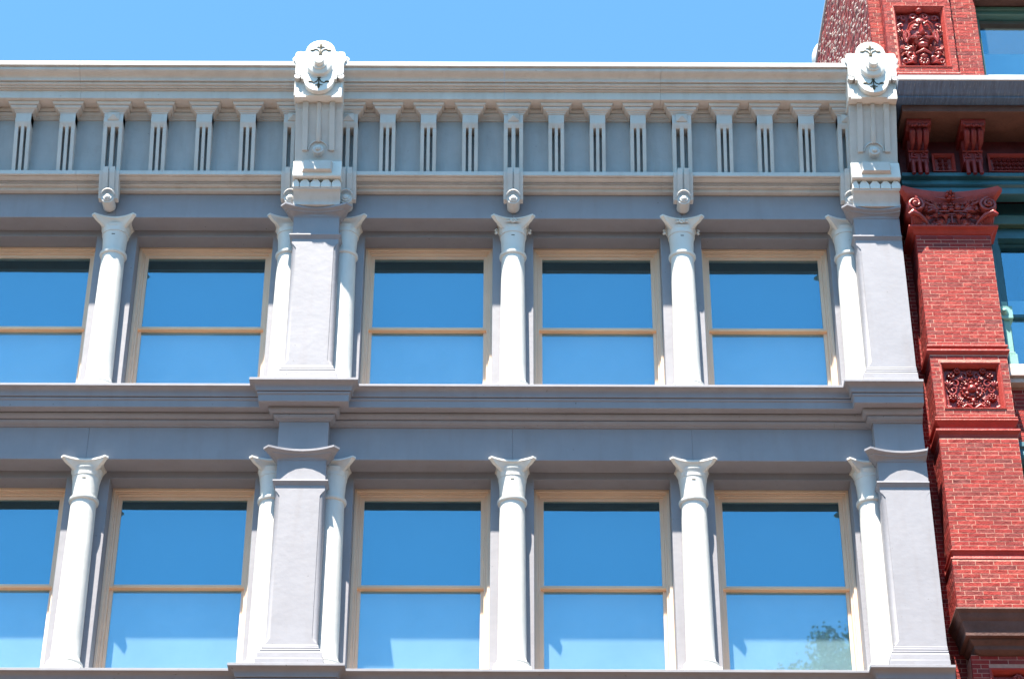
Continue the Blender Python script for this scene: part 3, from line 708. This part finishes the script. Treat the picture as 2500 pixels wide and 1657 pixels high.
for sx in (-1, 1):
    leafspray(o, c0 + sx * .17, BY - .06, 19.50, (.35 if sx > 0 else math.pi - .35), .20, .026, 4, .03)
    o.tube([(c0 + sx * .40, BY - .06, 19.50), (c0 + sx * .28, BY - .08, 19.47), (c0 + sx * .18, BY - .07, 19.475)], [.022, .026, .014], 6)
    o.tube(spiral(c0 + sx * .20, BY - .04, 19.31, .055, 1.1, math.pi / 2, -sx, .03), [.014] * 26, 6)
    leafspray(o, c0 + sx * .10, BY - .03, 19.23, (1.1 if sx > 0 else math.pi - 1.1), .19, .02, 4, .025)
    o.ell((c0 + sx * .27, BY - .04, 19.27), (.035, .04, .03)); o.tube([(c0 + sx * .03, BY - .08, 19.475), (c0 + sx * .10, BY - .10, 19.462), (c0 + sx * .17, BY - .08, 19.475)], .014, 6)
o.tube([(c0, BY - .04, 19.22), (c0, BY - .07, 19.42)], [.018, .012], 6)
for k in range(9):
    a = math.pi * k / 8; o.ell((c0 + .075 * math.cos(a), BY - .05, 19.225 + .06 * math.sin(a)), (.018, .03, .022), 6, 4)
rosette(o, c0, BY - .125, 19.725, .075, 6, .05)
for sx in (-1, 1): o.tube([(c0 + sx * .05, BY - .10, 19.665), (c0 + sx * .12, BY - .12, 19.668), (c0 + sx * .20, BY - .10, 19.695)], [.012, .018, .008], 6); o.ell((c0 + sx * .03, BY - .12, 19.655), (.03, .03, .018))
for sx in (-1, 1):
    for u, zz, an, ln in ((.08, 19.34, 1.3, .10), (.20, 19.36, .8, .10), (.30, 19.50, .2, .12), (.26, 19.58, -.3, .10), (.36, 19.32, 2.2, .10), (.05, 19.55, .4, .09), (.13, 19.24, .6, .12)):
        leafspray(o, c0 + sx * u, BY - .065, zz, (an if sx > 0 else math.pi - an), ln, .015, 4, .03)
    for k in range(5): o.ell((c0 + sx * (.24 + .045 * k), BY - .10 - .008 * k, 19.625 + .006 * k), (.018, .02, .016), 7, 4)
    for k in range(4): o.ell((c0 + sx * (.14 + .03 * k), BY - .085, 19.41 - .012 * k), (.014, .02, .014), 7, 4)
o = o.build('ornament', TERRA, capo, smooth=50); o['kind'] = 'stuff'

# lower stone cornice of the brick building, wall and panel under it
MB().sweep([(5.72, .28), (5.72, -.05), (8.2, -.05)], [(.30, 13.395), (.305, 13.37), (.27, 13.335), (.255, 13.28), (.225, 13.245), (.22, 13.20), (.20, 13.155), (.20, 13.06), (.185, 13.055), (.145, 13.06),
    (.14, 13.03), (.115, 13.0), (.09, 12.98), (.085, 12.93), (.05, 12.90), (.02, 12.885), (.0, 12.88)], back=-.1).build('stone_band', BROWN, bb, smooth=28, bevel=.003)
MB().box(5.52, 8.2, -.04, .7, 13.15, 13.385).build('band_top', BROWN, bb)
p5 = MB().holed(5.60, 8.2, 10.5, 12.9, -.0475, .5, (5.805, 6.495, 11.905, 12.715)).build('lower_pier', MORTAR, bb)
field(5.595, 8.0, 12.36, 12.88, -.05, p5, objs=False, holes=[(5.80, 6.5, 11.9, 12.72)])
pf2 = panel_frame(5.80, 6.5, 11.9, 12.72, -.05, p5)
m = MB(); rosette(m, 6.15, .0, 12.60, .07, 8)
for k in range(16): rosette(m, 5.89 + .075 * (k % 8), .02, 12.50 - .10 * (k // 8), .036, 5)
m.build('flower_relief', TERRA, pf2, smooth=60)

# ---- bracketed cornice over the pilaster
XE = 8.4
MB().sweep([(5.31, 0), (XE, 0)], [(1.04, 21.235), (1.07, 21.23), (1.072, 21.15), (1.06, 21.145)], back=-.1).build('flashing', ZINC, bb)
MB().sweep([(5.312, 0), (XE, 0)], [(1.055, 21.22), (1.058, 21.15), (1.03, 21.13), (.985, 21.115), (.95, 21.10), (.92, 21.085), (.90, 21.07), (.87, 21.055), (.835, 21.05), (.832, 21.03), (.82, 21.025), (.0, 21.03)], back=-.1).build('gutter', LEAD, bb, smooth=30)
MB().sweep([(5.40, 0), (XE, 0)], [(.67, 21.05), (.67, 20.915), (.65, 20.905), (.0, 20.91)], back=-.15).build('corona', BROWN, bb, smooth=30)
fz = MB().box(5.42, XE, 0, .7, 20.1, 21.05).build('frieze', TERRASHADE, bb, label='red terracotta frieze coloured dark for the shade of the cornice')
MB().box(5.30, XE, .02, 6, 20.98, 21.28).build('cornice_top', BROWN, bb)
for i, x in enumerate((5.645, 6.40, 7.62)):
    b_ = MB().box(x - .135, x + .135, -.23, .02, 20.365, 20.755)
    b_.prism_x([(.02, 20.91), (-.52, 20.91), (-.52, 20.86), (-.50, 20.825), (-.44, 20.80), (-.40, 20.775), (.02, 20.765)], x - .17, x + .17)
    bo = b_.build('bracket', REDSHADE, bb, bevel=.006)
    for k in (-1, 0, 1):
        MB().tube([(x + k * .095, -.42, 20.80), (x + k * .095, -.46, 20.72), (x + k * .095, -.38, 20.60), (x + k * .095, -.24, 20.555)], [.035, .045, .04, .02], 10).build('scroll', REDSHADE, bo, smooth=50)
        MB().tube([(x + k * .09, -.24, 20.375), (x + k * .09, -.24, 20.16)], .03, 10).build('flute', REDSHADE, bo, smooth=50)
    MB().tube([(x - .14, -.245, 20.55), (x + .14, -.245, 20.55)], .022, 8).build('roll', REDSHADE, bo, smooth=50)
    q = MB()
    for k in range(9): q.ell((x - .13 + .0325 * k, -.505, 20.82 - .022 * abs(math.sin(k * math.pi / 2.7))), (.022, .022, .026), 7, 4)
    for k in range(4):
        for r in range(3): q.ell((x - .10 + .067 * k, -.235, 20.50 - .055 * r), (.02, .015, .02), 7, 4)
    q.tube(spiral(x - .06, -.24, 20.47, .05, 1.1, math.pi / 2, 1), [.014] * 26, 6); q.tube(spiral(x + .06, -.24, 20.47, .05, 1.1, math.pi / 2, -1), [.014] * 26, 6)
    o = q.build('bracket_ornament', REDSHADE, bo, smooth=60); o['kind'] = 'stuff'
for x0, x1 in ((5.90, 6.14), (6.68, 7.25), (7.9, 8.3)):
    pfx = panel_frame(x0 - .04, x1 + .04, 20.32, 20.64, -.075, fz, .045, .06)
    q = MB(); n = 8 if x1 - x0 > .4 else 2
    for k in range(n):
        for r in range(3): rosette(q, x0 + .04 + (x1 - x0 - .08) * (k + .5) / n, -.03, 20.40 + .08 * r, .034, 5)
    o = q.build('flower_relief', REDSHADE, pfx, smooth=60); o['kind'] = 'stuff'
MB().box(5.42, XE, -.08, .35, 20.11, 20.265).build('terracotta_band', REDSHADE, bb)
tb = MB().sweep([(5.40, -.12), (XE, -.12)], [(.045, 20.235), (.05, 20.175), (.03, 20.167), (-.02, 20.155), (-.02, 20.10), (-.0, 20.08), (.01, 20.06), (-.01, 20.04), (-.03, 20.03), (-.03, 19.93), (-.06, 19.92), (-.16, 19.915)], back=-.2).build('metal_beam', TEAL, bb, smooth=28)

# ---- windows right of the pilaster
def metal_window(x0, x1, z0, z1, yy, par, frm, rail=None):
    m = MB()
    m.box(x0, x0 + .07, yy, yy + .1, z0, z1).box(x1 - .07, x1, yy, yy + .1, z0, z1).box(x0 + .07, x1 - .07, yy + .002, yy + .1, z0, z0 + .07).box(x0 + .07, x1 - .07, yy + .002, yy + .1, z1 - .07, z1)
    if rail: m.box(x0 + .07, x1 - .07, yy - .01, yy + .08, rail, rail + .05)
    f = m.build('window', frm, par, bevel=.004)
    MB().box(x0 + .05, x1 - .05, yy + .05, yy + .055, z0 + .05, z1 - .05).build('pane', GLASS, f)
    MB().box(x0 + .02, x1 - .02, yy + .5, yy + .505, z0, z0 + (z1 - z0) * .72).build('roller_blind', BLIND, f)
    return f
MB().box(6.50, XE, 1.2, 1.3, 12.9, 21.0).build('interior_wall', DARKIN, bb)
MB().box(6.50, XE, .30, .6, 19.45, 20.05).build('window_head', TEAL, bb)
hd = MB().box(6.60, XE, .20, .45, 19.62, 19.78).build('head_moulding', GREEN, bb, bevel=.01)
metal_window(6.70, XE, 17.15, 19.48, .42, bb, TEAL, 18.20)
jm = MB().box(6.50, 6.60, .10, .62, 17.0, 20.0).box(6.60, 6.70, .22, .6, 17.0, 19.6).build('window_jamb', TEAL, bb, bevel=.006)
j2 = MB().box(6.52, 6.72, .10, .35, 17.18, 17.40).box(6.56, 6.69, .13, .35, 17.40, 17.98).box(6.53, 6.73, .08, .35, 17.96, 18.16).box(6.55, 6.68, .12, .35, 18.16, 18.26).box(6.54, 6.70, .10, .35, 17.40, 17.43)
j2 = j2.build('jamb_block', MINT, bb, bevel=.006, label='mint green bracket block on the teal window jamb')
MB().disc_y(6.62, 18.06, [(.05, .09), (.05, .065), (.035, .055), (.03, .035), (.01, .02)], 20).build('rosette', MINT, j2, smooth=40)
MB().box(6.52, XE, -.02, .6, 16.98, 17.16).build('window_sill', SILL, bb, bevel=.006)
MB().box(6.54, XE, .03, .6, 16.90, 16.978).build('sill_moulding', SILL, bb, bevel=.01)
sp = MB().box(6.50, XE, .1525, .8, 16.02, 16.92).build('spandrel', MORTAR, bb)
field(6.51, 7.9, 16.03, 16.88, .15, sp, objs=False)
MB().sweep([(6.50, .15), (XE, .15)], [(.05, 16.03), (.06, 15.96), (.03, 15.93), (.04, 15.86), (.06, 15.83), (.05, 15.78), (.0, 15.72)], back=-.1).build('metal_beam', TEAL, bb, smooth=28)
metal_window(6.56, XE, 13.4, 15.74, .30, bb, TEAL, 14.6)

# ---- attic storey
AZ0 = 21.30
st = MB().box(5.285, 5.50, .2525, 1.0, AZ0, 26.4).build('corner_strip', MORTAR, bb); field(5.272, 5.46, AZ0 + .1, 24.2, .25, st, objs=False)
ap = MB().holed(5.45, 6.41, AZ0, 26.4, .0025, .9, (5.575, 6.33, 22.295, 23.465)).build('attic_pier', MORTAR, bb); field(5.44, 6.42, 22.17, 24.4, 0, ap, objs=False, holes=[(5.57, 6.335, 22.29, 23.47)])
sidefield(5.44, 0, .25, 22.0, 24.4, ap)
MB().sweep([(5.40, 0), (6.44, 0)], [(.035, 22.165), (.04, 22.14), (.02, 22.12), (.02, 21.9)], back=-.05).build('attic_base', TERRAL, ap, smooth=30)
a2 = MB().box(6.41, 6.82, .1525, .9, AZ0, 26.4).build('attic_wall', MORTAR, bb); field(6.42, 6.825, 22.0, 24.4, .15, a2, objs=False)
metal_window(6.83, XE + .2, 22.30, 23.62, .32, bb, GREEN)
MB().sweep([(6.83, .30), (XE, .30)], [(.0, 23.72), (.02, 23.70), (.02, 23.66), (.0, 23.64), (.0, 23.60), (.03, 23.58), (.03, 23.545), (.0, 23.53)], back=-.1).build('window_head', GREEN, bb, smooth=28)
MB().box(6.83, XE, .24, .5, 22.18, 22.315).build('window_sill', GREEN, bb, bevel=.01)
MB().box(6.90, XE, .225, .3, 22.32, 22.345).build('sash_rail', ZINC, bb, bevel=.004)
MB().box(6.80, XE, -.10, .6, 23.73, 24.3).build('stone_lintel', BROWN, bb, bevel=.01)
MB().box(6.80, XE, 1.1, 1.2, 22.0, 24.0).build('interior_wall', DARKIN, bb)
pf3 = panel_frame(5.57, 6.335, 22.29, 23.47, 0, ap, .06, .13)
# carved mask among leaves
m = MB(); cx, cz, y = 5.952, 22.93, .10
m.loft([[(cx + u * w_, y - d, zz) for u, d in ((-1, 0), (-.75, .07), (-.4, .11), (0, .125), (.4, .11), (.75, .07), (1, 0))] + [(cx + w_, y + .05, zz), (cx - w_, y + .05, zz)]
        for w_, zz in ((.06, cz - .20), (.14, cz - .12), (.19, cz - .02), (.20, cz + .08), (.17, cz + .2), (.10, cz + .28))])
m.add([(cx - .022, y - .13, cz + .14), (cx + .022, y - .13, cz + .14), (cx + .062, y - .13, cz - .05), (cx - .062, y - .13, cz - .05), (cx, y - .17, cz + .14), (cx, y - .235, cz - .045), (cx - .05, y - .12, cz - .075), (cx + .05, y - .12, cz - .075)],
      [(0, 4, 5, 3), (4, 1, 2, 5), (3, 5, 6), (5, 2, 7), (5, 7, 6)])
for sx in (-1, 1):
    m.ell((cx + sx * .055, y - .13, cz - .04), (.028, .035, .024))
    m.ell((cx + sx * .085, y - .115, cz + .115), (.03, .028, .022)); m.tube([(cx + sx * .03, y - .145, cz + .145), (cx + sx * .09, y - .15, cz + .185), (cx + sx * .16, y - .12, cz + .155), (cx + sx * .19, y - .07, cz + .10)], [.018, .024, .018, .010], 7)
    m.tube([(cx + sx * .045, y - .12, cz + .088), (cx + sx * .10, y - .125, cz + .08), (cx + sx * .14, y - .1, cz + .10)], .009, 6)
    m.tube([(cx + sx * .01, y - .15, cz - .10), (cx + sx * .09, y - .14, cz - .115), (cx + sx * .15, y - .10, cz - .07), (cx + sx * .21, y - .07, cz - .09)], [.018, .026, .022, .010], 7)
    m.tube([(cx + sx * .20, y - .05, cz + .10), (cx + sx * .17, y - .09, cz - .02), (cx + sx * .22, y - .06, cz - .14)], [.022, .022, .018], 7)
    m.tube([(cx + sx * .235, y - .03, cz + .10), (cx + sx * .25, y - .05, cz - .02), (cx + sx * .23, y - .04, cz - .12)], [.018, .02, .014], 7)
    m.tube(spiral(cx + sx * .08, y - .02, cz + .37, .07, 1.1, math.pi if sx > 0 else 0, -sx, .03), [.02] * 26, 7)
    m.tube(spiral(cx + sx * .235, y - .0, cz + .36, .06, 1.2, 0 if sx > 0 else math.pi, sx, .03), [.017] * 26, 7)
    m.tube(spiral(cx + sx * .27, y - .0, cz + .22, .05, 1.2, -math.pi / 2, sx, .03), [.016] * 26, 7)
    m.tube(spiral(cx + sx * .19, y - .02, cz - .36, .075, 1.1, math.pi / 2, sx, .03), [.024] * 26, 7)
    m.tube(spiral(cx + sx * .27, y - .02, cz - .47, .05, 1.2, math.pi / 2, sx, .03), [.02] * 26, 7)
    leafspray(m, cx + sx * .13, y - .01, cz - .31, (2.1 if sx > 0 else math.pi - 2.1) - sx * .9, .17, .022, 5, .03)
    leafspray(m, cx + sx * .28, y, cz + .02, (1.2 if sx > 0 else math.pi - 1.2), .15, .018, 4); leafspray(m, cx + sx * .25, y, cz - .20, (-.9 if sx > 0 else math.pi + .9), .12, .02, 4)
    leafspray(m, cx + sx * .10, y - .02, cz - .50, (.5 if sx > 0 else math.pi - .5), .15, .026, 4, .03)
    m.ell((cx + sx * .14, y - .04, cz - .42), (.06, .05, .04)); m.ell((cx + sx * .23, y - .03, cz - .33), (.05, .04, .03))
m.ell((cx, y - .12, cz - .235), (.075, .05, .05)); m.tube([(cx - .075, y - .12, cz - .17), (cx, y - .16, cz - .155), (cx + .075, y - .12, cz - .17)], [.01, .016, .01], 7)
m.ell((cx, y - .15, cz + .185), (.05, .03, .035)); m.ell((cx, y - .09, cz + .44), (.05, .06, .04)); m.tube([(cx - .11, y - .08, cz - .36), (cx, y - .13, cz - .335), (cx + .11, y - .08, cz - .36)], [.014, .03, .014], 8)
rosette(m, cx, y - .06, cz - .50, .085, 9, .04); m.ell((cx, y - .08, cz - .42), (.06, .05, .03))
m.build('mask_relief', TERRA, pf3, smooth=50)

# side wall of the attic, rough bricks with mortar squeezed out of the joints
SX = 5.27
sw = MB().box(SX + .012, SX + .4, .26, 14, 20.5, 26.9).build('side_wall', SBR, bb)
m = MB(); ms = MB(); random.seed(3)
yy0, yy1 = .262, 9.0
for r in range(int((26.88 - 20.9) / .068)):
    z = 20.9 + r * .068; y = yy0 - (r % 2) * .1 * 1
    while y < yy1:
        a, b = max(y, yy0), y + .205
        m.box(SX + random.uniform(-.006, .004), SX + .03, a, b, z, z + .060)
        t = noise.noise(Vector((y * .5, z * .35, 1.7))) + (.35 if y < 3.2 else 0) + (.2 if y < 1.6 else 0)
        if random.random() < .62 + .5 * t:
            ly = random.uniform(a, b); ln = random.uniform(.05, .15); pr_ = random.uniform(.008, .026)
            ms.add([(SX + .005, ly, z + .055), (SX + .005, ly + ln, z + .055), (SX + .005, ly + ln * .8, z + .074), (SX + .005, ly + ln * .1, z + .072),
                    (SX - pr_, ly + ln * .5, z + .060)], [(0, 1, 4), (1, 2, 4), (2, 3, 4), (3, 0, 4)])
        y += .215
o = m.build('brick', SBR, sw); o['kind'] = 'stuff'
o = ms.build('mortar_lump', SMEAR, sw); o['kind'] = 'stuff'
MB().box(SX - .02, SX + .5, .2, 14, 26.9, 26.95).build('coping', ZINC, sw)

# ------------------------------------------------------------------ small dome vent on the grey roof
vt = thing('roof_vent', (5.98, 8.0, 26.85), 'small white rounded vent peeking out beside the rough brick side wall', 'roof vent')
MB().box(5.3, 9, .95, 14, 26.7, 26.85).build('roof', ROOF, bb)

# ------------------------------------------------------------------ rooftop tree across the street, seen mirrored in the lower right window
def opposite(x0, x1, h, mt, label):
    ob = thing('opposite_building', ((x0 + x1) / 2, -41, GZ), label, 'building', 'buildings across the street')
    MB().box(x0, x1, -48, -34, GZ, h - .4).build('wall', mt, ob)
    MB().box(x0 - .0, x1 + .0, -48, -33.7, h - .4, h).build('cornice', SILL, ob)
    n = int((x1 - x0) / 2.6)
    for i in range(n):
        for j in range(int((h - 4) / 3.9)):
            x, z = x0 + (x1 - x0) * (i + .5) / n - .6, 1.5 + j * 3.9
            f = MB().box(x - .06, x + 1.26, -34.02, -33.96, z - .06, z + 2.06).build('window', CREAM, ob)
            MB().box(x, x + 1.2, -33.955, -33.95, z, z + 2).build('pane', GLASS, f)
opposite(6.5, 22, 26, TAN, 'tan building across the street that carries the roof tree')
opposite(-9, 6.4, 22, BRICKD, 'dark red brick building across the street, left of the tan one')
opposite(-27, -9.1, 24, TAN, 'broad tan building across the street, furthest left')
opposite(22.1, 40, 23, BRICKD, 'dark red brick building across the street, furthest right')
tr = thing('rooftop_tree', (10.3, -35.5, 25.6), 'leafy green tree growing on the roof opposite, mirrored in the lower right window', 'tree')
m = MB().tube([(10.3, -35.5, 25.6), (10.25, -35.5, 27.2), (10.4, -35.4, 28.6), (10.3, -35.5, 31.0)], [.16, .12, .09, .04], 8)
for k in range(9):
    a = k * 2.4; m.tube([(10.3, -35.5, 27.2 + .3 * k), (10.3 + 1.0 * math.cos(a), -35.5 + .9 * math.sin(a), 28.0 + .3 * k)], [.05, .015], 5)
m.build('trunk', BARK, tr, smooth=50)
m = MB(); random.seed(11)
for c in range(110):
    a, e, rr = random.uniform(0, 6.28), random.uniform(-.6, 1.2), random.uniform(.6, 1.75)
    cc = Vector((9.9 + rr * 1.15 * math.cos(a) * math.cos(e), -35.5 + rr * math.sin(a) * math.cos(e), 29.7 + rr * math.sin(e) * 1.2))
    for k in range(110):
        p = cc + Vector((random.gauss(0, .22), random.gauss(0, .22), random.gauss(0, .16)))
        u = Vector((random.gauss(0, 1), random.gauss(0, 1), random.gauss(0, 1))).normalized() * .07; v = u.orthogonal().normalized() * .04
        m.add([p - u, p + v, p + u, p - v], [(0, 1, 2, 3)])
m.build('crown', LEAF, tr)
MB().lathe(5.98, 8.0, [(.12, 26.85), (.12, 29.2)], 20).build('stem', ZINC, vt, smooth=40)
MB().ell((5.98, 8.0, 29.35), (.33, .33, .40), 24, 14).build('dome', WHITE, vt, smooth=60)
